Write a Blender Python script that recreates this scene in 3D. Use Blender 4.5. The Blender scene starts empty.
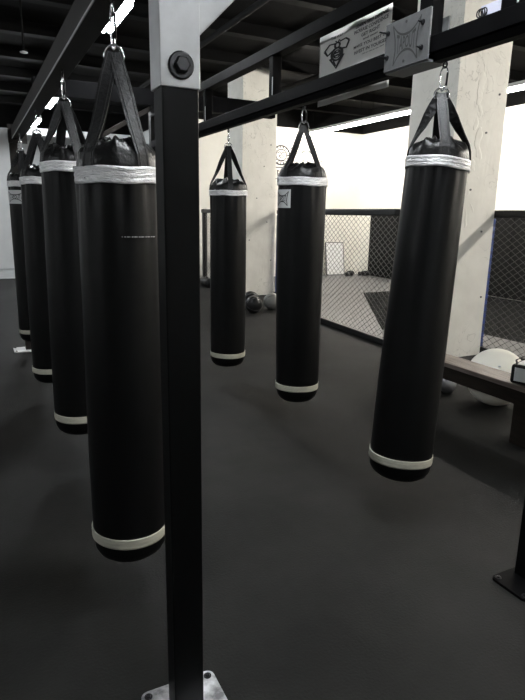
import bpy, bmesh, math, random
from mathutils import Vector, Matrix, noise
random.seed(7)
C = bpy.context.scene.collection
PI = math.pi
sin, cos = math.sin, math.cos

# ------------------------------------------------------------------ materials
def mat(name, col, rough=.5, metal=0, bump=0, bscale=40, var=0, vscale=6, col2=None, spec=None, detail=6, coat=0, stretch=None):
    m = bpy.data.materials.new(name); m.use_nodes = True
    nt = m.node_tree; N = nt.nodes; L = nt.links
    b = N['Principled BSDF']
    b.inputs['Base Color'].default_value = (*col, 1)
    b.inputs['Roughness'].default_value = rough
    b.inputs['Metallic'].default_value = metal
    if spec is not None: b.inputs['Specular IOR Level'].default_value = spec
    if coat: b.inputs['Coat Weight'].default_value = coat; b.inputs['Coat Roughness'].default_value = .2
    tc = N.new('ShaderNodeTexCoord')
    src = tc.outputs['Object']
    if stretch:
        mp = N.new('ShaderNodeMapping'); mp.inputs['Scale'].default_value = stretch
        L.new(src, mp.inputs['Vector']); src = mp.outputs['Vector']
    if var or col2:
        n = N.new('ShaderNodeTexNoise'); n.inputs['Scale'].default_value = vscale; n.inputs['Detail'].default_value = detail
        n.inputs['Roughness'].default_value = .6
        L.new(src, n.inputs['Vector'])
        r = N.new('ShaderNodeValToRGB')
        c2 = col2 or tuple(min(1, c*(1+var)) for c in col)
        c1 = col if col2 else tuple(c*(1-var) for c in col)
        r.color_ramp.elements[0].position = .38; r.color_ramp.elements[1].position = .64
        r.color_ramp.elements[0].color = (*c1, 1); r.color_ramp.elements[1].color = (*c2, 1)
        L.new(n.outputs['Fac'], r.inputs['Fac']); L.new(r.outputs['Color'], b.inputs['Base Color'])
    if bump:
        n2 = N.new('ShaderNodeTexNoise'); n2.inputs['Scale'].default_value = bscale; n2.inputs['Detail'].default_value = 5
        L.new(src, n2.inputs['Vector'])
        bp = N.new('ShaderNodeBump'); bp.inputs['Strength'].default_value = bump; bp.inputs['Distance'].default_value = .01
        L.new(n2.outputs['Fac'], bp.inputs['Height']); L.new(bp.outputs['Normal'], b.inputs['Normal'])
    return m

def emit(name, col, s):
    m = bpy.data.materials.new(name); m.use_nodes = True
    b = m.node_tree.nodes['Principled BSDF']
    b.inputs['Base Color'].default_value = (*col, 1)
    b.inputs['Emission Color'].default_value = (*col, 1); b.inputs['Emission Strength'].default_value = s
    return m

M = {}
M['floor'] = mat('rubber_floor', (.0078,.0078,.0074), .7, bump=.25, bscale=90, col2=(.0175,.0172,.0163), vscale=1.1, detail=9, spec=.13)  # broad mottling: pale smudges, plus patchy floor shadows painted into the colour
M['concrete_floor'] = mat('pale_floor', (.35,.36,.36), .5, var=.15, vscale=2)
M['ceiling'] = mat('black_ceiling', (.0025,.0025,.0025), .95, spec=.1, var=.3, vscale=2)
M['joist'] = mat('dark_joist', (.004,.004,.004), .8, spec=.1)
M['wall'] = mat('cream_wall', (.76,.74,.68), .7, var=.03, vscale=2, bump=.05, bscale=12)
M['greywall'] = mat('grey_white_wall', (.50,.51,.51), .7, var=.04, vscale=2, bump=.05, bscale=12)
M['pad'] = mat('black_wall_pad', (.006,.006,.006), .7, bump=.1, spec=.1)
M['post'] = mat('black_painted_steel', (.0025,.0027,.0028), .4, spec=.10, bump=.05, bscale=25)
M['steel_dark'] = mat('dark_frame_steel', (.003,.003,.0033), .55, spec=.025, var=.3, vscale=5)
M['beamgrey'] = mat('grey_beam_paint', (.017,.0145,.013), .6, spec=.2, var=.2, vscale=6)
M['silver'] = mat('silver_powdercoat', (.50,.51,.52), .42, metal=.2, var=.08, vscale=9, bump=.03, bscale=60)
M['plate'] = mat('grey_plate_paint', (.082,.084,.086), .5, metal=.1, var=.1, vscale=20, bump=.08, bscale=80)
M['worn'] = mat('worn_chrome_plate', (.22,.22,.23), .3, metal=.4, col2=(.85,.86,.88), vscale=14, bump=.1)
M['chrome'] = mat('bright_steel', (.75,.76,.78), .22, metal=1)
M['blackmetal'] = mat('black_metal', (.02,.02,.022), .3, metal=.6)
M['vinyl'] = mat('black_vinyl', (.0024,.0025,.0026), .4, spec=.18, bump=.12, bscale=9, stretch=(1,1,.35))
M['dome'] = mat('gathered_black_vinyl', (.004,.004,.004), .36, spec=.3, bump=1.0, bscale=22)
M['strap'] = mat('black_webbing', (.010,.010,.0105), .5, spec=.3, bump=.3, bscale=70)
M['creamband'] = mat('cream_reflective_band', (.40,.39,.32), .45, var=.08, vscale=25, stretch=(1,1,9))
M['rubber'] = mat('black_rubber', (.006,.006,.0065), .4, spec=.3, bump=.15, bscale=60)
M['greyrubber'] = mat('grey_leather_ball', (.14,.14,.13), .5, var=.2)
M['whiteball'] = mat('cream_pvc_ball', (.85,.82,.72), .35, coat=.2)
M['wood'] = mat('worn_grey_brown_wood', (.12,.095,.08), .5, col2=(.23,.19,.165), vscale=7, stretch=(9,.6,9), bump=.2)
M['darkwood'] = mat('dark_brown_wood', (.015,.011,.008), .6, spec=.2, var=.3, stretch=(8,1,8))
M['paper'] = mat('banner_vinyl_white', (.84,.83,.80), .5, var=.03, bump=.05, bscale=6)
M['ink'] = mat('black_ink', (.02,.02,.02), .6)
M['greyink'] = mat('grey_ink', (.09,.09,.09), .6)
M['white'] = mat('white_tag', (.55,.56,.56), .5)
M['whitepaint'] = mat('white_paint', (.75,.75,.75), .5)
M['blue'] = mat('blue_vinyl_pad', (.025,.05,.19), .4)
M['canvas3'] = mat('dark_cage_mat', (.005,.005,.005), .9, spec=.05)
M['mesh'] = mat('coated_fence_wire', (.11,.11,.105), .4, metal=.4)
M['canvas'] = mat('grey_cage_canvas', (.10,.10,.10), .6, var=.12, vscale=3)
M['canvas2'] = mat('dark_cage_canvas', (.055,.055,.055), .5, var=.2, vscale=3)
M['yellow'] = mat('pale_yellow_panel', (.7,.66,.4), .5)
M['plasticlav'] = mat('lavender_white_plastic', (.50,.50,.60), .3)
M['tubeC'] = emit('cool_tube', (.93,.97,1.0), 150)
M['tubeW'] = emit('warm_tube', (1.0,.95,.87), 170)

def duct():
    m = mat('silver_duct_tape', (.60,.60,.61), .33, metal=.3, bump=.8, bscale=45, col2=(.85,.85,.85), vscale=22, stretch=(1,1,4))
    return m
M['duct'] = duct()

def column_mat():
    m = mat('painted_concrete', (.70,.68,.62), .75, col2=(.77,.75,.69), vscale=3, bump=.35, bscale=5)
    nt = m.node_tree; N = nt.nodes; L = nt.links
    b = N['Principled BSDF']; old = b.inputs['Base Color'].links[0].from_socket
    tc = N.new('ShaderNodeTexCoord')
    v = N.new('ShaderNodeTexNoise'); v.inputs['Scale'].default_value = 2.6; v.inputs['Detail'].default_value = 3; v.inputs['Distortion'].default_value = 2.5
    L.new(tc.outputs['Object'], v.inputs['Vector'])
    r = N.new('ShaderNodeValToRGB')                       # thin rough plaster seams
    e = r.color_ramp.elements; e[0].position = .485; e[0].color = (0,0,0,1); e[1].position = .5; e[1].color = (1,1,1,1)
    e2 = r.color_ramp.elements.new(.515); e2.color = (0,0,0,1)
    L.new(v.outputs['Fac'], r.inputs['Fac'])
    g = N.new('ShaderNodeTexNoise'); g.inputs['Scale'].default_value = 1.7; L.new(tc.outputs['Object'], g.inputs['Vector'])
    gr = N.new('ShaderNodeValToRGB'); gr.color_ramp.elements[0].position = .5; gr.color_ramp.elements[1].position = .6
    L.new(g.outputs['Fac'], gr.inputs['Fac'])
    mu = N.new('ShaderNodeMath'); mu.operation = 'MULTIPLY'
    L.new(r.outputs['Color'], mu.inputs[0]); L.new(gr.outputs['Color'], mu.inputs[1])
    mu2 = N.new('ShaderNodeMath'); mu2.operation = 'MULTIPLY'; mu2.inputs[1].default_value = .55
    L.new(mu.outputs[0], mu2.inputs[0])
    mx = N.new('ShaderNodeMixRGB'); mx.inputs['Color2'].default_value = (.36,.34,.30,1)
    L.new(mu2.outputs[0], mx.inputs['Fac']); L.new(old, mx.inputs['Color1']); L.new(mx.outputs['Color'], b.inputs['Base Color'])
    return m
M['column'] = column_mat()

# ------------------------------------------------------------------ helpers
def obj(name, bm, m, parent=None, smooth=False, bevel=0):
    me = bpy.data.meshes.new(name)
    bmesh.ops.recalc_face_normals(bm, faces=bm.faces) if smooth is not None else None
    bm.to_mesh(me); bm.free()
    me.materials.append(M[m] if isinstance(m, str) else m)
    if smooth:
        for p in me.polygons: p.use_smooth = True
    o = bpy.data.objects.new(name, me); C.objects.link(o)
    if parent: o.parent = parent
    if bevel:
        b = o.modifiers.new('bevel', 'BEVEL'); b.width = bevel; b.segments = 3; b.limit_method = 'ANGLE'
    return o

def tag(o, label, cat, group=None):
    o['label'] = label; o['category'] = cat
    if group: o['group'] = group
    return o

def thing(name, label, cat, loc=(0,0,0), group=None, rot=(0,0,0)):
    o = bpy.data.objects.new(name, None); C.objects.link(o)
    o.location = loc; o.rotation_euler = rot; o.empty_display_size = .1
    return tag(o, label, cat, group)

def struct(name, bm, m, smooth=False):
    o = obj(name, bm, m, None, smooth); o['kind'] = 'structure'; return o

def BM(): return bmesh.new()

def add_box(bm, x0, x1, y0, y1, z0, z1, mtx=None):
    vs = [bm.verts.new((x, y, z)) for x in (x0, x1) for y in (y0, y1) for z in (z0, z1)]
    for f in ((0,1,3,2),(4,6,7,5),(0,4,5,1),(2,3,7,6),(0,2,6,4),(1,5,7,3)):
        bm.faces.new([vs[i] for i in f])
    if mtx is not None:
        for v in vs: v.co = mtx @ v.co
    return vs

def box(*a, **k):
    bm = BM(); add_box(bm, *a, **k); return bm

def add_lathe(bm, prof, seg=32, disp=None, mtx=None):
    """prof: list of (r, z) from bottom to top; r==0 at the ends makes a pole"""
    rings = []
    for r, z in prof:
        if r <= 1e-6:
            rings.append([bm.verts.new((0, 0, z))])
        else:
            ring = []
            for i in range(seg):
                t = 2*PI*i/seg
                p = Vector((r*cos(t), r*sin(t), z))
                if disp: p = disp(p, r, t, z)
                ring.append(bm.verts.new(p))
            rings.append(ring)
    for a, b in zip(rings, rings[1:]):
        if len(a) == 1 and len(b) == 1: continue
        for i in range(seg):
            j = (i+1) % seg
            if len(a) == 1: bm.faces.new((a[0], b[j], b[i]))
            elif len(b) == 1: bm.faces.new((a[i], a[j], b[0]))
            else: bm.faces.new((a[i], a[j], b[j], b[i]))
    if mtx is not None:
        for ring in rings:
            for v in ring: v.co = mtx @ v.co

def add_tube(bm, pts, r, seg=8, closed=False):
    pts = [Vector(p) for p in pts]; n = len(pts); rings = []
    up = None
    for i, p in enumerate(pts):
        a = pts[(i-1) % n] if (closed or i > 0) else p
        b = pts[(i+1) % n] if (closed or i < n-1) else p
        d = (b-a).normalized()
        if up is None:
            up = d.orthogonal().normalized()
        else:
            up = (up - d*up.dot(d))
            up = up.normalized() if up.length > 1e-6 else d.orthogonal().normalized()
        s = d.cross(up)
        rr = r[i] if isinstance(r, (list, tuple)) else r
        rings.append([bm.verts.new(p + (up*cos(2*PI*k/seg) + s*sin(2*PI*k/seg))*rr) for k in range(seg)])
    m = n if closed else n-1
    for i in range(m):
        A, B = rings[i], rings[(i+1) % n]
        off = 0
        if closed and i == n-1:
            off = min(range(seg), key=lambda q: (A[0].co-B[q].co).length)
        for k in range(seg):
            bm.faces.new((A[k], A[(k+1) % seg], B[(k+1+off) % seg], B[(k+off) % seg]))
    if not closed:
        bm.faces.new(rings[0][::-1]); bm.faces.new(rings[-1])

def add_ribbon(bm, pts, tang, w, th):
    """flat strap along pts; tang = width direction"""
    pts = [Vector(p) for p in pts]; rows = []; tl = tang if isinstance(tang, list) else [Vector(tang).normalized()]*len(pts)
    for i, p in enumerate(pts):
        d = (pts[min(i+1, len(pts)-1)] - pts[max(i-1, 0)]).normalized()
        tang = tl[i]; tang = (tang-d*tang.dot(d)).normalized(); nrm = d.cross(tang).normalized()
        ww = w[i] if isinstance(w, (list, tuple)) else w
        rows.append([bm.verts.new(p + tang*a*ww/2 + nrm*b*th/2) for a, b in ((-1,-1),(1,-1),(1,1),(-1,1))])
    for A, B in zip(rows, rows[1:]):
        for k in range(4): bm.faces.new((A[k], A[(k+1) % 4], B[(k+1) % 4], B[k]))
    bm.faces.new(rows[0][::-1]); bm.faces.new(rows[-1])

def text_mesh(s, fn, subdiv=0, bold=.018):
    """text outline as a bmesh, each vertex sent through fn(x, y); text is normalised to width 1, centred"""
    cu = bpy.data.curves.new('tmp', 'FONT'); cu.body = s; cu.align_x = 'CENTER'; cu.resolution_u = 3; cu.offset = bold
    o = bpy.data.objects.new('tmp', cu); C.objects.link(o)
    bpy.context.view_layer.update()
    dg = bpy.context.evaluated_depsgraph_get()
    me = bpy.data.meshes.new_from_object(o.evaluated_get(dg))
    bm = BM(); bm.from_mesh(me)
    bpy.data.objects.remove(o); bpy.data.curves.remove(cu); bpy.data.meshes.remove(me)
    if subdiv:
        bmesh.ops.subdivide_edges(bm, edges=bm.edges, cuts=subdiv)
    xs = [v.co.x for v in bm.verts]; ys = [v.co.y for v in bm.verts]
    x0, x1, y0, y1 = min(xs), max(xs), min(ys), max(ys)
    for v in bm.verts:
        v.co = fn((v.co.x-(x0+x1)/2)/(x1-x0), (v.co.y-(y0+y1)/2)/(y1-y0))
    return bm

def flat_strip(bm, pts, w, fn):
    """2D polyline of width w (x,y units) through fn"""
    n = len(pts); L = []
    for i, (x, y) in enumerate(pts):
        a = pts[max(i-1, 0)]; b = pts[min(i+1, n-1)]
        dx, dy = b[0]-a[0], b[1]-a[1]; l = math.hypot(dx, dy) or 1
        ww = w[i] if isinstance(w, (list, tuple)) else w
        L.append((bm.verts.new(fn(x-dy/l*ww/2, y+dx/l*ww/2)), bm.verts.new(fn(x+dy/l*ww/2, y-dx/l*ww/2))))
    for (a, b), (c, d) in zip(L, L[1:]): bm.faces.new((a, b, d, c))

def logo(bm, fn, w=.03):
    """flared winged frame lines around the word"""
    top = [(-.62+1.24*i/12, .27+.45*abs(-1+2*i/12)**2.2) for i in range(13)]
    bot = [(x*.86, -y) for x, y in top]
    flat_strip(bm, top, [w*.4+w*(1-abs(-1+2*i/12)) for i in range(13)], fn)
    flat_strip(bm, bot, [w*.4+w*(1-abs(-1+2*i/12)) for i in range(13)], fn)
    flat_strip(bm, [top[0], (-.50, .2), (-.47, -.2), bot[0]], w*.7, fn)
    flat_strip(bm, [top[-1], (.50, .2), (.47, -.2), bot[-1]], w*.7, fn)

def logo_word(fn, bmx):
    def warp(x, y):
        return fn(x*.84, y*(.42+1.0*abs(x)**1.6))
    b2 = text_mesh('TAPOUT', warp, 1)
    me = bpy.data.meshes.new('t'); b2.to_mesh(me); b2.free(); bmx.from_mesh(me); bpy.data.meshes.remove(me)

# ------------------------------------------------------------------ room shell
H = 4.30
X0, X1, Y0, YB, YF, XJ = -7.0, 9.6, -5.0, 13.3, 17.5, 4.4
struct('floor', box(X0-.2, X1+.2, Y0-.2, YF+.2, -.1, 0), 'floor')
struct('trim_1', box(X0, XJ, 14.9, YF, 0, .006), 'concrete_floor')
struct('ceiling', box(X0-.2, X1+.2, Y0-.2, YF+.2, H, H+.1), 'ceiling')
struct('wall_far', box(X0, XJ, YF, YF+.15, 0, H), 'greywall')
struct('wall_back', box(XJ, X1, YB, YB+.15, 0, H), 'wall')
struct('wall_side', box(XJ, XJ+.15, YB+.15, YF+.15, 0, H), 'greywall')
struct('wall_right', box(X1, X1+.15, Y0, YB+.15, 0, H), 'wall')
struct('wall_left', box(X0-.15, X0, Y0, YF+.15, 0, H), 'greywall')
struct('wall_front', box(X0, X1, Y0-.15, Y0, 0, H), 'greywall')
bm = BM()
y = 1.0
while y < 12.7:
    y2 = min(y+1.18, 12.7)
    add_box(bm, X1-.06, X1-.003, y, y2-.015, .03, 1.64); y += 1.18
struct('trim_2', bm, 'pad')
struct('baseboard_far', box(X0, XJ, YF-.03, YF, 0, .10), 'greywall')

# black painted upper band of the walls
struct('trim_60', box(X0, XJ, YF-.04, YF, 3.72, H), 'ceiling')
struct('trim_61', box(XJ, X1, YB-.04, YB, 3.72, H), 'ceiling')
struct('trim_62', box(X1-.04, X1, Y0, YB, 3.72, H), 'ceiling')
struct('trim_63', box(X0, X0+.04, Y0, YF, 3.72, H), 'ceiling')
struct('trim_64', box(X0, X1, Y0, Y0+.04, 3.72, H), 'ceiling')
struct('trim_65', box(XJ-.04, XJ, YB, YF-.04, 3.72, H), 'ceiling')
# ceiling joists, pipe, white duct
k = 3
yj = .6
while yj < 17.3:
    xr = X1 if yj < 13.2 else XJ
    b = BM(); add_box(b, X0, xr, yj-.05, yj+.05, H-.16, H)
    add_box(b, X0, xr, yj-.085, yj+.085, H-.175, H-.16)
    struct('trim_%d' % k, b, 'joist'); k += 1; yj += 1.55
for xx, zz, r in ((-.9, H-.28, .05), (3.3, H-.26, .04), (5.9, H-.25, .06)):
    b = BM(); add_tube(b, [(xx, Y0, zz), (xx, 13.2, zz)], r, 12)
    tag(obj('ceiling_pipe', b, 'joist', None, True), {-.9: 'dark pipe under the black ceiling, left of the hanging bags', 3.3: 'dark ceiling pipe running above the column row on the open floor side', 5.9: 'thick dark ceiling pipe above the fenced cage'}[xx], 'pipe')
b = box(1.2, 4.3, 16.1, 16.3, 3.43, 3.60)
tag(obj('white_ceiling_duct', b, 'whitepaint', None, False, .01), 'long white box duct under the ceiling near the far wall', 'duct')
t = thing('sprinkler_head', 'small white pendant sprinkler hanging from the dark ceiling at upper left', 'sprinkler', (.78, 8.4, 3.55))
b = BM(); add_tube(b, [(0,0,0), (0,0,H-3.56)], .012, 8); obj('drop_pipe', b, 'joist', t, True)
b = BM(); add_lathe(b, [(0,-.02),(.045,-.02),(.05,-.012),(.03,-.005),(.018,0),(0,0)], 16); obj('deflector', b, 'white', t, True)

# ------------------------------------------------------------------ columns
def column(x, y, label, bulge):
    t = thing('concrete_column', label, 'column', (x, y, 0), 'square concrete columns')
    b = BM(); s = .72
    n = 24
    vs = add_box(b, -s/2, s/2, -s/2, s/2, 0, H)
    bmesh.ops.subdivide_edges(b, edges=b.edges, cuts=12, use_grid_fill=True)
    for v in b.verts:
        nn = noise.noise(v.co*2.3 + Vector((x, y, 0)))*.006 + noise.noise(v.co*9)*.002
        r = Vector((v.co.x, v.co.y, 0))
        if 0.05 < v.co.z < H-.05: v.co += r.normalized()*nn
    obj('shaft', b, 'column', t, False)
    # drill holes / spots
    b = BM()
    for (sx, z) in ((-.2, 1.1), (.1, 2.5), (.28, .7), (-.05, 1.9), (.18, 1.45), (.24, 2.9)):
        m = Matrix.Translation((sx, -s/2-.004, z)) @ Matrix.Rotation(PI/2, 4, 'X')
        add_lathe(b, [(0, -.004), (.011, -.004), (.011, .006), (0, .006)], 10, mtx=m)
    obj('anchor_plugs', b, 'greyink', t)
    # rough patched plaster lumps down the front face
    b = BM(); rn = random.Random(int(x*10))
    for q in range(14):
        m = Matrix.Translation((bulge+rn.uniform(-.07, .07), -s/2+.002, 1.6+.14*q)) @ Matrix.Rotation(rn.uniform(-.5, .5), 4, 'Y') @ Matrix.Diagonal((rn.uniform(.02, .06), .0035, rn.uniform(.05, .13), 1))
        k0 = len(b.verts); bmesh.ops.create_icosphere(b, subdivisions=3, radius=1, matrix=m)
    for v in b.verts:
        v.co.x += noise.noise(v.co*14)*.03; v.co.y += noise.noise(v.co*20)*.003
    obj('plaster_patches', b, 'column', t, True)
column(4.70+.36, 10.33+.36, 'square cream column behind the farthest bag of the right row', .12)
column(4.622+.36, 4.80+.36, 'square cream column with rough plaster beside the bench and blue padded post', -.02)

# ------------------------------------------------------------------ light fixtures
def fixture(x, y, z, ln, m, label, group, tubes=2):
    t = thing('fluorescent_light', label, 'ceiling light', (x, y, z), group)
    b = BM(); add_box(b, -.07, .07, -ln/2, ln/2, .03, .09)
    obj('housing', b, 'whitepaint', t)
    for yo in (-ln/2+.2, ln/2-.2):
        b = BM(); add_tube(b, [(0, yo, .09), (0, yo, H-z)], .004, 6); obj('hanger_rod', b, 'joist', t)
    for q in range(tubes):
        xo = (q-(tubes-1)/2)*.07
        b = BM(); add_tube(b, [(xo, -ln/2+.02, 0), (xo, ln/2-.02, 0)], .027, 10)
        obj('tube', b, m, t, True)
    return t
gl = 'cool tube lights over the left bag row'
for yy, lb in ((-2.2, 'cool tube light behind the viewer in the row above the left bags'), (1.6, 'cool tube light directly above the nearest post'),
               (6.65, 'cool tube light glowing above the nearest left bag, largest glow at the top'), (12.1, 'cool tube light glowing beside the second left bag ring'),
               (15.1, 'cool tube light glowing above the third left bag, the farthest glow')):
    fixture(1.55, yy, 3.58, 1.0 if 6 < yy < 7 else 1.22, 'tubeC', lb, gl)
yy = 12.0; n = 0
names = ['warm tube light at the far end of the right strip, next to the back wall', 'warm tube light second from the back wall in the right strip',
         'warm tube light of the right strip beside the cream column', 'warm tube light of the right strip seen right of the plastered column',
         'warm tube light of the right strip above the cage, just outside the frame', 'warm tube light of the right strip level with the viewer',
         'warm tube light at the near end of the right strip, behind the viewer']
while n < 7:
    fixture(7.85, yy, 3.58, 2.4, 'tubeW', names[n], 'warm tube lights in the strip over the cage', 1)
    yy -= 2.42; n += 1
for yy, lb in ((2.0, 'cool tube light left of the frame, near the viewer'), (9.0, 'cool tube light left of the frame, far down the room')):
    fixture(-4.5, yy, 3.58, 1.22, 'tubeC', lb, 'cool tube lights over the open floor at left')

# ------------------------------------------------------------------ rack
RX = 2.04
def bolt(parent, loc, r, ax='Y', m='blackmetal', h=.012, shank=0, name='bolt'):
    rot = Matrix.Rotation(PI/2, 4, 'X') if ax == 'Y' else (Matrix.Rotation(-PI/2, 4, 'Y') if ax == '-X' else Matrix.Identity(4))
    mt = Matrix.Translation(loc) @ rot
    b = BM()
    add_lathe(b, [(0,0),(r,0),(r,h*.4),(r*.9,h*.5),(0,h*.5)], 20, mtx=mt)
    add_lathe(b, [(0,h*.4),(r*.62,h*.4),(r*.62,h*1.3),(r*.5,h*1.5),(0,h*1.5)], 6, mtx=mt)
    if shank: add_lathe(b, [(0,h),(r*.3,h),(r*.3,shank),(0,shank)], 10, mtx=mt)
    return obj(name, b, m, parent)

def foot(parent, x0, x1, y0, y1, m, bm_='chrome'):
    r = .025; b = BM(); lo = []; hi = []
    for cx, cy, a0 in ((x1-r, y1-r, 0), (x0+r, y1-r, 90), (x0+r, y0+r, 180), (x1-r, y0+r, 270)):
        for q in range(5):
            a = math.radians(a0 + q*22.5)
            lo.append(b.verts.new((cx+r*cos(a), cy+r*sin(a), 0))); hi.append(b.verts.new((cx+r*cos(a), cy+r*sin(a), .012)))
    b.faces.new(lo[::-1]); b.faces.new(hi)
    for i in range(len(lo)):
        j = (i+1) % len(lo); b.faces.new((lo[i], lo[j], hi[j], hi[i]))
    o = obj('base_plate', b, m, parent)
    for cx in (x0+.024, x1-.024):
        for cy in (y0+.024, y1-.024):
            bolt(parent, (cx, cy, .012), .0135, 'Z', 'blackmetal', .006)
    return o

rack = thing('bag_rack', 'black and silver steel rack that carries all the hanging punching bags', 'rack', (0, 0, 0))
# main left post with silver sleeve
b = box(.452, .5495, 1.48, 1.555, .006, 2.82); obj('post', b, 'post', rack, False, .004)
b = BM()
add_box(b, .4465, .5515, 1.4735, 1.561, 1.905, 2.84)
obj('post_sleeve', b, 'silver', rack, False, .003)
bolt(rack, (.500, 1.4735, 1.956), .033, 'Y', 'blackmetal', .014)
b = BM()
mt = Matrix.Translation((.545, 1.518, 2.075)) @ Matrix.Rotation(-math.radians(45), 4, 'Y')
# inclined brace from sleeve up to the cross beam
mt = Matrix.Translation((.5515, 1.518, 2.07)) @ Matrix.Rotation(math.radians(45), 4, 'Y')
add_box(b, -.068, .028, -.038, .038, -.06, 1.0, mt)
obj('brace', b, 'silver', rack, False, .003)
foot(rack, .368, .628, 1.385, 1.612, 'worn')
# near right post
b = box(2.10, 2.20, 1.45, 1.55, .006, 2.82); obj('post', b, 'post', rack, False, .004)
foot(rack, 1.975, 2.30, 1.385, 1.575, 'steel_dark')
# far posts
b = box(.44, .52, 7.02, 7.12, .006, 2.34); obj('post', b, 'beamgrey', rack, False, .004)
foot(rack, .31, .64, 6.95, 7.19, 'whitepaint')
b = box(2.0, 2.1, 7.02, 7.12, .006, 2.82); obj('post', b, 'post', rack, False, .004)
foot(rack, 1.9, 2.2, 6.95, 7.19, 'steel_dark')
# cross beams
b = box(.72, 3.66, 7.02, 7.14, 2.82, 3.0); obj('cross_beam', b, 'steel_dark', rack, False, .004)
b = box(.40, 2.45, 1.46, 1.58, 2.82, 3.0); obj('cross_beam', b, 'steel_dark', rack, False, .004)
b = BM(); add_tube(b, [(1.35, 7.07, 2.40), (2.02, 7.07, 2.80)], .035, 4); obj('brace', b, 'beamgrey', rack)
# left beam (channel with pale lower edge)
b = BM(); add_box(b, .466, .572, 1.561, 7.02, 2.345, 2.455)
obj('bag_beam', b, 'beamgrey', rack, False, .003)
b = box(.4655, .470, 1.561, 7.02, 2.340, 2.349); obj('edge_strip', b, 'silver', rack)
b = box(.43, .62, 7.0, 7.02, 2.30, 2.49); obj('end_plate', b, 'beamgrey', rack)
# right truss
tr = rack
b = BM(); add_box(b, 2.0, 2.08, 1.55, 7.02, 2.35, 2.425); obj('lower_chord', b, 'steel_dark', tr, False, .004)
b = BM(); add_box(b, 2.0, 2.08, 1.55, 7.02, 2.69, 2.765); obj('upper_chord', b, 'steel_dark', tr, False, .004)
b = BM(); add_box(b, 2.015, 2.068, 1.55, 7.02, 2.312, 2.35); obj('trolley_rail', b, 'steel_dark', tr, False, .003)
for yy, w in ((5.26, .05), (3.93, .06), (2.335, .09), (1.84, .09)):
    b = BM(); add_box(b, 2.005, 2.075, yy-w/2, yy+w/2, 2.425, 2.69)
    up = obj('upright', b, 'steel_dark', tr, False, .004)
    b = box(2.004, 2.0052, yy-w/2-.001, yy-w/2+.009, 2.43, 2.55); obj('edge_highlight', b, 'silver', up)  # painted highlight: thin silver sliver down the edge of each upright
b = BM(); add_box(b, 2.0, 2.075, 2.33, 2.42, 2.765, 3.1); obj('upright', b, 'steel_dark', tr, False, .004)
# diagonal in truss seen far behind
b = BM(); add_box(b, 1.985, 2.07, 6.6, 6.75, 2.425, 2.69); obj('upright', b, 'steel_dark', tr)
# splice plate box
b = BM(); add_box(b, 1.972, 1.982, 2.262, 2.588, 2.318, 2.542)
sp = obj('splice_plate', b, 'plate', rack, False, .003)
b = BM(); add_box(b, 1.982, 2.10, 2.268, 2.582, 2.31, 2.322); add_box(b, 2.09, 2.10, 2.268, 2.582, 2.318, 2.52)
obj('splice_box', b, 'plate', sp)
for (yy, zz, sh) in ((2.565, 2.497, .055), (2.565, 2.385, .055), (2.31, 2.487, .03), (2.31, 2.378, .03)):
    bolt(sp, (1.972, yy, zz), .013, '-X', 'blackmetal', .008, sh)
for (yy, zz) in ((2.43, 2.52), (2.435, 2.345)):
    b = BM(); add_lathe(b, [(0, 0), (.007, 0), (.007, .0012), (0, .0012)], 14, mtx=Matrix.Translation((1.972, yy, zz)) @ Matrix.Rotation(-PI/2, 4, 'Y'))
    obj('bolt_hole', b, 'ink', sp)
def platefn(x, y, cy=2.425, cz=2.430, s=.165):
    return Vector((1.9712, cy - x*s, cz + y*s*.78))
b = BM(); logo(b, platefn, .07); logo_word(platefn, b); obj('lettering', b, 'ink', sp)

# eye bolts and hooks on the beams
def eye(x, y, z):
    b = BM(); add_tube(b, [(x, y, z+.01), (x, y, z-.012)], .006, 8)
    add_tube(b, [(x, y+.013*cos(a*PI/8), z-.024+.013*sin(a*PI/8)) for a in range(16)], .0045, 8, True)
    obj('eye_bolt', b, 'blackmetal', rack, True)

# ------------------------------------------------------------------ punching bags
def curved_patch(R, t0, t1, z0, z1, n=10):
    b = BM(); rows = []
    for i in range(n+1):
        t = t0+(t1-t0)*i/n
        rows.append([b.verts.new((rr*cos(t), rr*sin(t), z)) for rr, z in ((R, z0), (R, z1), (R-.004, z1), (R-.004, z0))])
    for A, B in zip(rows, rows[1:]):
        for k2 in range(4): b.faces.new((A[k2], B[k2], B[(k2+1) % 4], A[(k2+1) % 4]))
    b.faces.new(rows[0]); b.faces.new(rows[-1][::-1])
    return b

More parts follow.
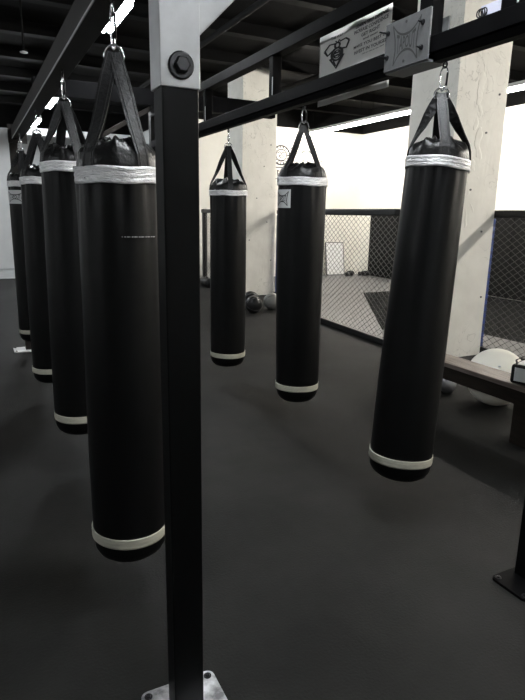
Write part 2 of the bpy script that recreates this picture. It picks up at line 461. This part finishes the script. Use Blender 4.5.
def bag(x, y, zhook, zring, ztop, zbot, seed, label, group, yaw=45, r=.16, biner='snap', tilt=(0,0), bandw=.055, wrinkle=.006, strapw=.050, bw=.043, logo_at=None, rb=None, twist=True, shift=0, gap=.098, domeh=.085, domeskew=0):
    """origin at the hook point under the beam; z values are absolute heights"""
    t = thing('punching_bag', label, 'punching bag', (x, y, zhook), group, (tilt[0], tilt[1], 0))
    rnd = random.Random(seed); Z = lambda z: z - zhook
    off = Vector((seed*3.1, seed*1.7, 0))
    base = math.atan2(-y, -x)                    # direction from the bag towards the room side it faces
    L = ztop - zbot; rb = rb or r; rq = lambda z: rb+(r-rb)*min(1, max(0, (z+zhook-zbot)/L))
    def disp(p, rr, th, z):
        zz = z + zhook; d = ztop - zz
        n1 = noise.noise(Vector((p.x*4, p.y*4, zz*1.6)) + off)*.005
        fold = wrinkle*math.exp(-max(d, 0)/.16)*(sin(th*9+seed)+.6*sin(th*17+seed*2))
        v = Vector((cos(th), sin(th), 0))*(n1+fold)
        k_ = rq(z)/r
        return Vector((p.x*k_, p.y*k_, p.z))+v
    prof = [(0, Z(zbot)), (r*.5, Z(zbot+.003)), (r*.72, Z(zbot+.013)), (r*.87, Z(zbot+.032)), (r*.955, Z(zbot+.058)), (r*.99, Z(zbot+.10))]
    for i in range(1, 40):
        f = i/40; prof.append((r*(.99 + .02*sin(f*PI) - .0*f), Z(zbot+.10+(L-.10)*f)))
    prof += [(r, Z(ztop))]
    b = BM(); add_lathe(b, prof, 72, disp)
    obj('bag_body', b, 'vinyl', t, True)
    # gathered top
    b = BM()
    def dd(p, rr, th, z):
        f = rr/r
        n1 = noise.noise(Vector((cos(th)*2.2, sin(th)*2.2, f*2.5))+off*1.3)*.026*min(1, 2*(1-f)+.15)
        rid = (.004*sin(th*11+seed+3*f)+.004*sin(th*23+seed*3-4*f)+.012*noise.noise(Vector((cos(th)*5, sin(th)*5, f*4))+off))*min(1, (1-f)*3+.1)
        lean = domeskew*cos(th-base-1.3)*(1-f)*f
        return p + Vector((cos(th)*n1, sin(th)*n1, n1*1.2+rid+lean))
    dp = [(r*1.0, Z(ztop-.03)), (r*1.01, Z(ztop)), (r*.99, Z(ztop+domeh*.25)), (r*.95, Z(ztop+domeh*.48)), (r*.88, Z(ztop+domeh*.68)), (r*.78, Z(ztop+domeh*.82)), (r*.64, Z(ztop+domeh*.92)), (r*.48, Z(ztop+domeh)), (r*.32, Z(ztop+domeh*.98)), (r*.16, Z(ztop+domeh*.9)), (0, Z(ztop+domeh*.86))]
    add_lathe(b, dp, 96, dd); obj('gathered_top', b, 'dome', t, True)
    # silver tape band, several wraps
    b = BM(); nb = 12
    def db(p, rr, th, z):
        a = noise.noise(Vector((cos(th)*3, sin(th)*3, z*30))+off)*.003
        return p + Vector((cos(th)*a, sin(th)*a, .004*sin(th+seed)+.002*sin(5*th)))
    bp = [(r*.97, Z(ztop-bandw))]
    for i in range(nb+1):
        f = i/nb; bp.append((r+.008+.0022*abs(sin(f*PI*3)), Z(ztop-bandw+bandw*f)))
    bp.append((r*.97, Z(ztop)))
    add_lathe(b, bp, 72, db); obj('tape_band', b, 'duct', t, True)
    # bottom reflective band
    zb = zbot+gap
    rk = rq(Z(zb+bw/2)); b = BM(); bp = [(rk*.95, Z(zb))]
    for i in range(9):
        f = i/8; bp.append((rk+.0015+.0015*abs(sin(f*PI*2.5)), Z(zb+bw*f)))
    bp.append((rk*.95, Z(zb+bw)))
    add_lathe(b, bp, 64, lambda p, rr, th, z: p + Vector((0, 0, .002*sin(2*th+seed)))); obj('reflective_band', b, 'creamband', t, True)
    # straps
    zr = zring-.03
    for q in range(4):
        a = base + math.radians(yaw) + q*PI/2 + rnd.uniform(-.12, .12)
        d = Vector((cos(a), sin(a), 0)); tg = Vector((-sin(a), cos(a), 0))
        sl = rnd.uniform(.94, 1.03)
        pts = [d*.006+Vector((0,0,Z(zr+.012))), d*.014+Vector((0,0,Z(zr-.01)))]
        for f in (.2, .4, .6, .8):
            e = Vector((0,0,Z(ztop+.075)))+d*r*.87*sl
            s0 = Vector((0,0,Z(zr-.01)))+d*.016
            pts.append(s0.lerp(e, f)+Vector((0,0,-.006*sin(f*PI)*rnd.random())))
        pts += [Vector((0,0,Z(ztop+.07)))+d*r*.90, Vector((0,0,Z(ztop+.04)))+d*(r*.985), Vector((0,0,Z(ztop)))+d*(r+.003), Vector((0,0,Z(ztop-bandw*.5)))+d*(r+.002)]
        w = [strapw*.8, strapw*.9]+[strapw]*(len(pts)-2)
        cv = Vector((cos(base+PI/2), sin(base+PI/2), 0)); cv = cv if cv.dot(tg) > 0 else -cv
        tgs = [cv.lerp(tg, min(1, max(0, (i-1)/6))).normalized() if twist else tg for i in range(len(pts))]
        b = BM(); add_ribbon(b, pts, tgs, w, .0045)
        s = obj('strap', b, 'strap', t)
        b = BM()
        for sd in (-1, 1):
            add_tube(b, [p+tgs[i]*sd*strapw*.33*(w[i]/strapw)+d*.0032+Vector((0,0,.001)) for i, p in enumerate(pts[:-1])], .0014, 5)
        obj('stitching', b, 'strap', s)
    # D ring
    cr = Vector((cos(base+PI/2), sin(base+PI/2), 0)); rr = .034
    c0 = Vector((0,0,Z(zring-.028)))
    pts = [c0+cr*rr*cos(i*PI/10)+Vector((0,0,rr*1.05*sin(i*PI/10))) for i in range(11)]
    pts += [c0-cr*rr*.98+Vector((0,0,-.012)), c0+cr*rr*.98+Vector((0,0,-.012))]
    b = BM(); add_tube(b, pts, .0042, 8, True); obj('hanging_ring', b, 'chrome', t, True)
    # carabiner from ring top to eye bolt
    ztop_c, zb_c = -.004, Z(zring)-.008
    mid = (ztop_c+zb_c)/2; hl = (ztop_c-zb_c)/2
    bd = Vector((cos(base), sin(base), 0)) if biner != 'wide' else cr
    ww = .0075 if biner == 'snap' else .016
    if biner == 'chain':
        nl = 3; h = (ztop_c-zb_c)/nl
        for q in range(nl):
            dv = cr if q % 2 else bd
            cc = Vector((0,0,zb_c+h*(q+.5)))
            b = BM(); add_tube(b, [cc+dv*.009*cos(i*PI/8)+Vector((0,0,(h*.5+.004)*sin(i*PI/8))) for i in range(16)], .003, 6, True)
            obj('chain_link', b, 'chrome', t, True)
    else:
        pts = []
        for i in range(24):
            a = 2*PI*i/24
            wv = ww*(1+.25*sin(a)) if biner == 'wide' else ww
            pts.append(Vector((0,0,mid))+cr*wv*cos(a)*(1 if abs(cos(a)) > .3 else .9)+Vector((0,0,hl*sin(a))))
        b = BM(); add_tube(b, pts, .0036, 8, True); cb = obj('carabiner', b, 'chrome', t, True)
        b = BM(); add_tube(b, [Vector((0,0,mid-hl*.55))+cr*ww*.98, Vector((0,0,mid+hl*.5))+cr*ww*.98], .0052, 8); obj('gate', b, 'blackmetal', cb, True)
    if logo_at:
        c, hw, za, zb2 = logo_at                     # screen-right fraction as an angle
        t0, t1 = base+math.radians(c-hw), base+math.radians(c+hw)
        tg = obj('logo_tag', curved_patch(r+.008, t0, t1, Z(za), Z(zb2)), 'white', t)
        R2 = r+.0086; zc = Z((za+zb2)/2); hh = (zb2-za); tc = (t0+t1)/2; span = (t1-t0)*.80
        fn = lambda u, v: Vector((R2*cos(tc+u*span*.8), R2*sin(tc+u*span*.8), zc+v*hh*.55))
        b = BM(); logo(b, fn, .09); logo_word(fn, b); obj('lettering', b, 'ink', tg)
    if shift:
        za_, zb_ = Z(zring-.03), Z(ztop+.08)
        for o in [c for c in t.children]+[g for c in t.children for g in c.children]:
            for v in o.data.vertices: v.co.x += shift*min(1, max(0, (za_-v.co.z)/(za_-zb_)))
    eye(x, y, zhook+.028)
    return t

GL = 'black punching bags in the left row'; GR = 'black punching bags in the right row'
LX = .505; RXB = 2.062
bag(LX, 2.215, 2.317, 2.165, 1.757, .175, 1, 'black punching bag in the left row, nearest and largest, partly hidden by the post', GL, 42, biner='snap', wrinkle=.008, bandw=.058, domeh=.09, domeskew=.04, r=.146, rb=.156, tilt=(0, math.radians(.3)))
bag(LX+.009, 3.50, 2.317, 2.20, 1.862, .265, 2, 'black punching bag in the left row, second from the front', GL, 20, biner='snap', r=.139, rb=.154, tilt=(0, math.radians(.3)))
bag(LX+.003, 4.92, 2.317, 2.19, 1.845, .20, 3, 'black punching bag in the left row, third from the front', GL, 38, biner='chain', r=.139, rb=.154, tilt=(0, math.radians(.3)))
bag(LX-.005, 6.42, 2.317, 2.19, 1.875, .24, 4, 'black punching bag at the far end of the left row with a pale logo tag', GL, 0, r=.142, rb=.15, biner='chain', logo_at=(-35, 42, 1.66, 1.79))
bag(RXB-.002, 2.235, 2.294, 2.19, 1.872, .235, 5, 'black punching bag in the right row, nearest, hanging slightly tilted before the plastered column', GR, 8, r=.145, rb=.167, bandw=.05, biner='wide', tilt=(math.radians(-.6), math.radians(3.95)), shift=.029, strapw=.05, wrinkle=.004)
bag(RXB, 3.54, 2.294, 2.205, 1.848, .25, 6, 'black punching bag in the middle of the right row with a white logo tag', GR, 40, strapw=.038, r=.166, rb=.157, biner='wide', logo_at=(-50, 24, 1.645, 1.765), wrinkle=.005, tilt=(0, math.radians(-.3)))
bag(RXB, 4.83, 2.294, 2.19, 1.80, .20, 7, 'black punching bag at the far end of the right row, the smallest looking', GR, 10, strapw=.042, biner='chain', r=.162, bandw=.045)

# printed mark on the nearest bag
near = [o for o in bpy.data.objects if o.get('label', '').startswith('black punching bag in the left row, nearest')][0]
base = math.atan2(-2.215, -LX)
b = BM()
for i in range(16):
    t0 = base+math.radians(2+i*3.1)
    R = .1632
    w = math.radians(1.0+.9*((i*7) % 3))
    vs = [b.verts.new((R*cos(a), R*sin(a), z)) for a, z in ((t0, 1.512-2.317), (t0+w, 1.512-2.317), (t0+w, 1.515-2.317), (t0, 1.515-2.317))]
    b.faces.new(vs)
obj('scuff_marks', b, 'white', near)

# ------------------------------------------------------------------ banner with lettering
sx, sy0, sy1, sz0, sz1 = 2.125, 2.745, 3.475, 2.298, 2.728
def wave(x, y):     # x 0..1 left to right as read, y 0..1
    yy = sy1-(sy1-sy0)*x
    top = sz1 - .012*sin(x*PI)
    return Vector((sx+.006*sin(x*7)+.004*sin(x*15+y*3), yy, sz0+(top-sz0)*y))
t = thing('gym_banner', 'white banner with black emblem and lettering fixed behind the right truss', 'banner', (sx, 3.1, 2.298))
def off(bm_):
    for v in bm_.verts: v.co -= Vector((sx, 3.1, 2.298))
    return bm_
b = BM(); g = [[[b.verts.new(wave(i/30, j/8)+Vector((d, 0, 0))) for j in range(9)] for i in range(31)] for d in (0, .002)]
for d in (0, 1):
    for i in range(30):
        for j in range(8): b.faces.new((g[d][i][j], g[d][i+1][j], g[d][i+1][j+1], g[d][i][j+1]))
for i in range(30):
    b.faces.new((g[0][i][0], g[1][i][0], g[1][i+1][0], g[0][i+1][0])); b.faces.new((g[0][i][8], g[0][i+1][8], g[1][i+1][8], g[1][i][8]))
for j in range(8):
    b.faces.new((g[0][0][j], g[0][0][j+1], g[1][0][j+1], g[1][0][j])); b.faces.new((g[0][30][j], g[1][30][j], g[1][30][j+1], g[0][30][j+1]))
obj('banner_sheet', off(b), 'paper', t, True)
def wf(x, y): return wave(x, .30+y*.70)+Vector((-.0035, 0, 0))
lines = [('LEARN SELF DEFENSE', .77, .86, .40, .065), ('INCREASE CONFIDENCE', .76, .765, .42, .065), ('GET RIGHT', .76, .665, .22, .062),
         ('and most', .76, .585, .17, .04), ('MAKE YOU BEST OF', .76, .49, .42, .055), ('INVEST IN YOURSELF', .77, .385, .42, .062), ('call or ask at the desk', .80, .315, .26, .02),
         ('THE WAY', .27, .86, .17, .055)]
for s, cx, cy, w, h in lines:
    b2 = text_mesh(s, lambda u, v: wf(cx+u*w, cy+v*h+.02*u))
    off(b2); obj('lettering', b2, 'ink', t)
b = BM()
cx, cy = .28, .52
def pl(pts, w=.012): flat_strip(b, [(cx+a, cy+c) for a, c in pts], w*1.7, wf)
def ring(x, y, rx, ry, w=.012, n=18): pl([(x+rx*cos(2*PI*i/n), y+ry*sin(2*PI*i/n)) for i in range(n+1)], w)
ring(0, .0, .075, .12, .022); ring(0, .0, .045, .075, .014); ring(0, .17, .035, .05, .016)
pl([(-.06, .08), (-.14, .02), (-.19, .12)], .022); pl([(.06, .08), (.14, .06), (.19, .17)], .022)
pl([(-.19, .12), (-.11, .22), (-.02, .21)], .016); pl([(.19, .17), (.13, .24), (.03, .23)], .016)
pl([(-.10, -.06), (0, -.28), (.10, -.04)], .02); pl([(-.05, -.12), (0, -.24), (.05, -.12)], .018); pl([(-.05, .02), (.05, .03)], .02); pl([(-.04, -.03), (.04, -.02)], .02)
pl([(-.03, .05), (-.01, .055)], .02); pl([(.02, .055), (.04, .06)], .02); pl([(-.03, .26), (0, .22), (.03, .27)], .014)
obj('emblem', off(b), 'ink', t)

# tray and coiled cord on the lower chord
b = BM(); add_box(b, 2.02, 2.07, 1.89, 2.005, 2.4252, 2.475)
t = tag(obj('plastic_tub', b, 'plasticlav', None, False, .002), 'small pale plastic tub resting on the lower truss bar at upper right', 'tub')
b = BM()
for q in range(3):
    add_tube(b, [(2.010-.0*q, 1.99+.016*cos(i*PI/8)-.012*q+.01, 2.4252+.0195+.0155*sin(i*PI/8)) for i in range(16)], .0032, 6, True)
tag(obj('coiled_cord', b, 'blackmetal', None, True), 'short coil of black cord on the truss bar in front of the pale tub', 'cord')

# ------------------------------------------------------------------ cage fence
def fence(p0, p1, posts, label, h=1.69, zlo=.07, pads=()):
    P0, P1 = Vector((*p0, 0)), Vector((*p1, 0)); Ln = (P1-P0).length; d = (P1-P0).normalized(); nrm = Vector((-d.y, d.x, 0))
    t = thing('cage_fence', label, 'fence', P0, 'chain link panels of the cage')
    ang = math.atan2(d.y, d.x); t.rotation_euler = (0, 0, ang)
    wd, hd = .115, .078; kk = hd/wd; z1 = h-.05; Hh = z1-zlo
    b = BM()
    def wire(x0, z0, x1, z1_, y):
        a, c = Vector((x0, y, z0)), Vector((x1, y, z1_)); dd = (c-a).normalized(); u = Vector((0, 1, 0)); s = dd.cross(u)
        R = .0036; A = [b.verts.new(a+(u*cos(q*PI*2/3)+s*sin(q*PI*2/3))*R) for q in range(3)]; B = [b.verts.new(c+(u*cos(q*PI*2/3)+s*sin(q*PI*2/3))*R) for q in range(3)]
        for q in range(3): b.faces.new((A[q], A[(q+1) % 3], B[(q+1) % 3], B[q]))
    s = -Hh/kk
    while s < Ln:
        a0, a1 = max(0, s), min(Ln, s+Hh/kk)
        if a1 > a0:
            wire(a0, zlo+(a0-s)*kk, a1, zlo+(a1-s)*kk, -.002)
            wire(a0, z1-(a0-s)*kk, a1, z1-(a1-s)*kk, .002)
        s += wd
    obj('chain_link_mesh', b, 'mesh', t)
    b = BM(); add_box(b, 0, Ln, -.045, .045, h-.085, h); obj('top_rail_pad', b, 'rubber', t, False, .02)
    b = BM(); add_box(b, 0, Ln, -.04, .04, .012, .085); obj('bottom_rail', b, 'rubber', t, False, .01)
    for s in posts:
        b = BM(); add_box(b, s-.045, s+.045, -.05, .05, .0, h+.004); obj('fence_post', b, 'rubber', t, False, .015)
    for s in pads:
        b = BM(); add_box(b, s-.045, s+.045, -.045, .045, .03, h-.09); obj('post_pad', b, 'blue', t, False, .02)
    return t
fence((5.47, 10.27), (4.68, 7.62), (), 'chain link cage panel starting at the far column, behind the middle right bag', pads=(.06,))
fence((4.675, 7.53), (4.56, 5.53), (.05,), 'chain link cage panel seen between the middle and nearest right bags')
fence((5.408, 4.90), (5.408, 2.4), (1.9,), 'chain link cage panel right of the plastered column, with blue padded post', pads=(.0,))
fence((4.88, 12.95), (4.88, 11.15), (.12,), 'chain link cage panel beyond the far column, near the back wall')

# cage mats
def slab(pts, h):
    b = BM(); lo = [b.verts.new((x, y, 0)) for x, y in pts]; hi = [b.verts.new((x, y, h)) for x, y in pts]
    b.faces.new(lo[::-1]); b.faces.new(hi)
    for i in range(len(pts)):
        j = (i+1) % len(pts); b.faces.new((lo[i], lo[j], hi[j], hi[i]))
    return b
tag(obj('cage_mat', slab([(4.95,13.25),(4.95,11.15),(5.56,11.15),(5.56,10.25),(5.42,9.8),(9.5,9.8),(9.5,13.25)], .022), 'canvas'), 'light grey canvas mat at the back of the cage', 'mat')
tag(obj('cage_mat', slab([(5.40,9.79),(4.76,7.64),(4.66,5.62),(5.45,5.62),(5.45,5.02),(5.53,4.96),(5.53,1.2),(6.48,1.2),(6.28,5.6),(5.13,6.4),(7.28,9.79)], .02), 'canvas2'), 'mid grey canvas mat along the front of the cage', 'mat')
tag(obj('cage_mat', slab([(7.30,9.79),(5.15,6.4),(6.3,5.6),(6.5,1.2),(9.5,1.2),(9.5,9.79)], .021), 'canvas3'), 'dark mat in the right part of the cage', 'mat')

# leaning board
t = thing('leaning_board', 'tall white board with thin dark frame leaning on the back wall in the cage', 'board', (8.76, 13.05, .0265), None, (math.radians(-9), 0, 0))
obj('panel', box(-.27, .27, .004, .02, .01, .86), 'whitepaint', t)
b = BM()
for a in ((-.29, -.27, 0, .03, 0, .88), (.27, .29, 0, .03, 0, .88), (-.29, .29, 0, .03, 0, .012), (-.29, .29, 0, .03, .86, .88)): add_box(b, *a)
obj('frame', b, 'greyink', t)

def lump(name, label, cat, loc, size, m='rubber', seed=1, group=None, rot=0, parts=None):
    b = BM(); bmesh.ops.create_icosphere(b, subdivisions=3, radius=1)
    for v in b.verts:
        n1 = noise.noise(v.co*1.5+Vector((seed, 0, 0)))*.18
        v.co = Vector((v.co.x*size[0]*(1+n1), v.co.y*size[1]*(1+n1), max(-.9, v.co.z)*size[2]*(1+n1*.6)))
    mz = min(v.co.z for v in b.verts)
    for v in b.verts: v.co.z -= mz
    t = thing(name, label, cat, loc, group, (0, 0, rot))
    obj('shell', b, m, t, True)
    if parts: parts(t)
    return t
def glove_parts(t):
    b = BM(); add_tube(b, [(.06, .03, .07), (.12, .05, .09), (.17, .03, .08)], [.03, .035, .02], 8); obj('thumb', b, 'rubber', t, True)
    b = BM(); add_tube(b, [(-.10, 0, .06), (-.19, 0, .055)], [.052, .056], 12); obj('cuff', b, 'rubber', t, True)
lump('boxing_glove', 'black boxing glove on the cage mat, left one by the back wall', 'glove', (9.02, 12.75, .022), (.14, .10, .075), seed=2, group='boxing gloves', rot=.4, parts=glove_parts)
lump('boxing_glove', 'black boxing glove on the cage mat, right one by the back wall', 'glove', (9.40, 12.6, .022), (.14, .10, .075), seed=5, group='boxing gloves', rot=-.6, parts=glove_parts)

# kick shield and duffel beyond the far column
t = thing('kick_shield', 'tall black kick shield standing behind the far cage panel', 'kick shield', (5.32, 12.8, .035), None, (math.radians(-6), 0, .3))
obj('shield_body', box(-.2, .2, -.07, .07, 0, .72), 'pad', t, False, .05)
b = BM(); add_tube(b, [(-.08, -.07, .3), (-.08, -.11, .36), (-.08, -.11, .46), (-.08, -.07, .52)], .014, 6); obj('handle', b, 'strap', t, True)
t = thing('duffel_bag', 'black duffel bag lying on the floor beyond the far right bag', 'bag', (4.60, 12.0, 0), None, (0, 0, 1.5))
b = BM(); add_lathe(b, [(0,-.28),(.09,-.28),(.115,-.25),(.12,0),(.115,.25),(.09,.28),(0,.28)], 20, mtx=Matrix.Translation((0,0,.105)) @ Matrix.Rotation(PI/2, 4, 'Y'))
for v in b.verts: v.co.z = max(0.0, v.co.z*.85+.01)
obj('bag_body', b, 'rubber', t, True)
for sx_ in (-.1, .1):
    b = BM(); add_tube(b, [(sx_-.04, .07, .16), (sx_-.03, 0, .22), (sx_+.03, 0, .22), (sx_+.04, .07, .16)], .009, 6); obj('handle', b, 'strap', t, True)
b = BM(); add_tube(b, [(-.24, 0, .206), (0, 0, .208), (.24, 0, .206)], .005, 6); obj('zipper', b, 'chrome', t, True)

# medicine balls
def medball(x, y, r, m, label, zo=0):
    t = thing('medicine_ball', label, 'medicine ball', (x, y, zo), 'medicine balls at the far column')
    b = BM(); add_lathe(b, [(0, 0)]+[(r*sin(PI*i/20), r-r*cos(PI*i/20)) for i in range(1, 20)]+[(0, 2*r)], 32); obj('ball', b, m, t, True)
    b = BM()
    for ax in (0, 1):
        pts = []
        for i in range(32):
            a = 2*PI*i/32
            p = Vector((cos(a), sin(a), 0)) if ax == 0 else Vector((cos(a), 0, sin(a)))
            pts.append(Matrix.Rotation(.6, 3, 'X') @ p * (r*1.002)+Vector((0, 0, r)))
        add_tube(b, pts, .004, 5, True)
    obj('seam', b, 'greyink', t, True)
medball(4.06, 8.42, .145, 'rubber', 'black medicine ball in front of the others at the far column')
medball(4.22, 8.88, .150, 'rubber', 'black medicine ball behind the front one at the far column')
medball(4.50, 8.62, .145, 'greyrubber', 'worn grey medicine ball at the far column, beside the black ones')

# exercise ball
t = thing('exercise_ball', 'large cream exercise ball on the floor behind the wooden bench', 'exercise ball', (3.985, 3.37, 0))
r = .25
b = BM(); add_lathe(b, [(0, 0)]+[(r*sin(PI*i/40), (r-r*cos(PI*i/40))) for i in range(1, 40)]+[(0, 2*r)], 64,
    lambda p, rr, th, z: p*1.0)
obj('ball', b, 'whiteball', t, True)
b = BM(); add_lathe(b, [(0,0),(.012,0),(.010,.006),(0,.007)], 12, mtx=Matrix.Translation((-.16, -.16, r+.15)) @ Matrix.Rotation(-.8, 4, Vector((1,-1,0)))); obj('valve_plug', b, 'whitepaint', t, True)

# kettlebells
def kettle(x, y, s, label, rz):
    t = thing('kettlebell', label, 'kettlebell', (x, y, 0), 'steel kettlebells', (0, 0, rz))
    R = .085*s
    b = BM(); add_lathe(b, [(0, 0), (R*.6, 0)]+[(R*sin(a), R*.92-R*cos(a)) for a in [PI*(.28+.72*i/14) for i in range(14)]]+[(0, R*1.92)], 28); obj('bell', b, 'kb', t, True)
    b = BM(); add_tube(b, [(-.045*s, 0, R*1.55), (-.062*s, 0, R*2.0), (-.058*s, 0, R*2.5), (-.03*s, 0, R*2.85), (.03*s, 0, R*2.85), (.058*s, 0, R*2.5), (.062*s, 0, R*2.0), (.045*s, 0, R*1.55)], .014*s, 10); obj('handle', b, 'kb', t, True)
M['kb'] = mat('grey_cast_iron', (.42,.42,.43), .25, metal=.5)
kettle(3.86, 3.80, .95, 'grey steel kettlebell on the floor behind the bench, nearer one', .5)
kettle(4.00, 3.98, .95, 'grey steel kettlebell on the floor behind the bench, farther one', -.4)

# bench
t = thing('wooden_bench', 'long worn wooden bench at the right, beside the nearest right bag', 'bench', (3.47, 3.2, 0))
b = BM(); add_box(b, -.12, .12, -1.6, .75, .415, .452); obj('bench_top', b, 'wood', t, False, .006)
b = BM(); add_box(b, -.11, -.08, -1.55, .7, .31, .415); obj('apron', b, 'darkwood', t)
b = BM(); add_box(b, .08, .11, -1.55, .7, .31, .415); obj('apron', b, 'darkwood', t)
for yy in (-1.45, -.60, .6):
    b = BM(); add_box(b, -.079, .079, yy-.09, yy+.09, 0, .415); obj('leg', b, 'darkwood', t, False, .004)

# strike pad on bench
t = thing('strike_pad', 'black strike pad with a white face lying on the bench at the right edge', 'strike pad', (3.47, 2.545, .4525), None, (0, 0, math.radians(20)))
mt = Matrix.Rotation(math.radians(-12), 4, 'Y') @ Matrix.Translation((0, 0, .0))
b = BM(); add_box(b, -.09, .10, -.19, .19, .012, .15); obj('pad_body', b, 'rubber', t, False, .02)
b = BM(); add_box(b, -.094, -.088, -.16, .16, .035, .13); add_box(b, -.07, .08, -.16, .16, .149, .1525); obj('white_panel', b, 'white', t)
b = BM(); add_box(b, -.0955, -.0935, -.06, .06, .05, .085); obj('yellow_patch', b, 'yellow', t)
b = BM(); add_ribbon(b, [(-.075, .15, .145), (-.07, .165, .18), (-.06, .10, .225), (-.05, -.02, .24), (-.06, -.13, .20), (-.07, -.17, .145)], (1, 0, 0), .035, .005); obj('carry_strap', b, 'strap', t)

# wall mural
def mural(x0, z0, s, label, mirror=1):
    fn = lambda x, y: Vector((x*s, -.004, y*s))
    t = thing('wall_mural', label, 'mural', (x0, YB, z0))
    b = BM()
    def P(pts, w): flat_strip(b, pts, w, fn)
    for r0, w in ((1.0, .15), (.62, .10)):
        P([(r0*cos(2*PI*i/40), r0*.95*sin(2*PI*i/40)) for i in range(41)], w)
    for i in range(15):
        a = 2*PI*i/15
        P([(.7*cos(a), .7*sin(a)), (.92*cos(a+.06), .92*sin(a+.06))], .09 if i % 3 else .13)
    P([(-.45, .2), (-.2, .35), (0, .15), (.2, .35), (.45, .2)], .09); P([(-.3, -.1), (0, -.3), (.3, -.1), (0, .05), (-.3, -.1)], .08)
    P([(-.3, -.45), (0, -.5), (.3, -.45)], .07)
    obj('ring_emblem', b, 'ink', t)
    b = BM()
    P([(-1.1, -1.25), (1.5, -1.15), (1.45, -1.7), (1.2, -2.3), (-1.0, -2.4), (-1.1, -1.25)], .1)
    obj('caption_outline', b, 'ink', t); b = BM()
    for i in range(6):
        xx = -.8+i*.38
        P([(xx, -1.5), (xx+.08, -2.1)], .1); P([(xx, -1.55), (xx+.2, -1.6)], .08); P([(xx+.04, -1.85), (xx+.2, -1.9)], .08)
    obj('lettering', b, 'ink', t)
    b = BM()
    P([(1.0, .6), (1.5, 1.0), (2.1, .9), (2.5, .5), (3.4, .55), (4.3, .45)], .08); P([(2.5, .5), (2.9, -.1), (2.3, -.9), (2.0, -1.4)], .08)
    P([(3.4, .5), (3.2, -.6), (2.9, -1.3)], .08); P([(4.0, .0), (4.6, -.5), (5.1, -.3)], .08); P([(1.6, .2), (2.4, .3), (3.1, .9), (3.8, .2)], .07); P([(1.4, -.4), (1.9, -.9), (2.6, -1.0)], .04)
    obj('line_drawing', b, 'ink', t)
mural(7.12, 3.05, .24, 'black line mural with ring emblem on the back wall beside the far column')

# ------------------------------------------------------------------ camera
f = 570; th = math.radians(13.4); roll = math.radians(1.0); a = math.radians(26.7)
F = Vector((sin(a)*cos(th), cos(a)*cos(th), -sin(th)))
R0 = Vector((cos(a), -sin(a), 0)); U0 = Vector((sin(a)*sin(th), cos(a)*sin(th), cos(th)))
R = R0*cos(roll)+U0*sin(roll); U = -R0*sin(roll)+U0*cos(roll)
cam = bpy.data.cameras.new('camera'); co = bpy.data.objects.new('camera', cam); C.objects.link(co)
cam.sensor_fit = 'VERTICAL'; cam.sensor_height = 24; cam.lens = 24*f/700; cam.clip_start = .05
mw = Matrix((( R.x, U.x, -F.x, 0), (R.y, U.y, -F.y, 0), (R.z, U.z, -F.z, 1.6), (0, 0, 0, 1)))
co.matrix_world = mw
bpy.context.scene.camera = co
w = bpy.data.worlds.new('world'); bpy.context.scene.world = w; w.use_nodes = True
w.node_tree.nodes['Background'].inputs[0].default_value = (.5,.5,.5,1); w.node_tree.nodes['Background'].inputs[1].default_value = 0
vs = bpy.context.scene.view_settings
vs.view_transform = 'Standard'; vs.look = 'None'; vs.exposure = .3; vs.gamma = 1; vs.use_curve_mapping = False
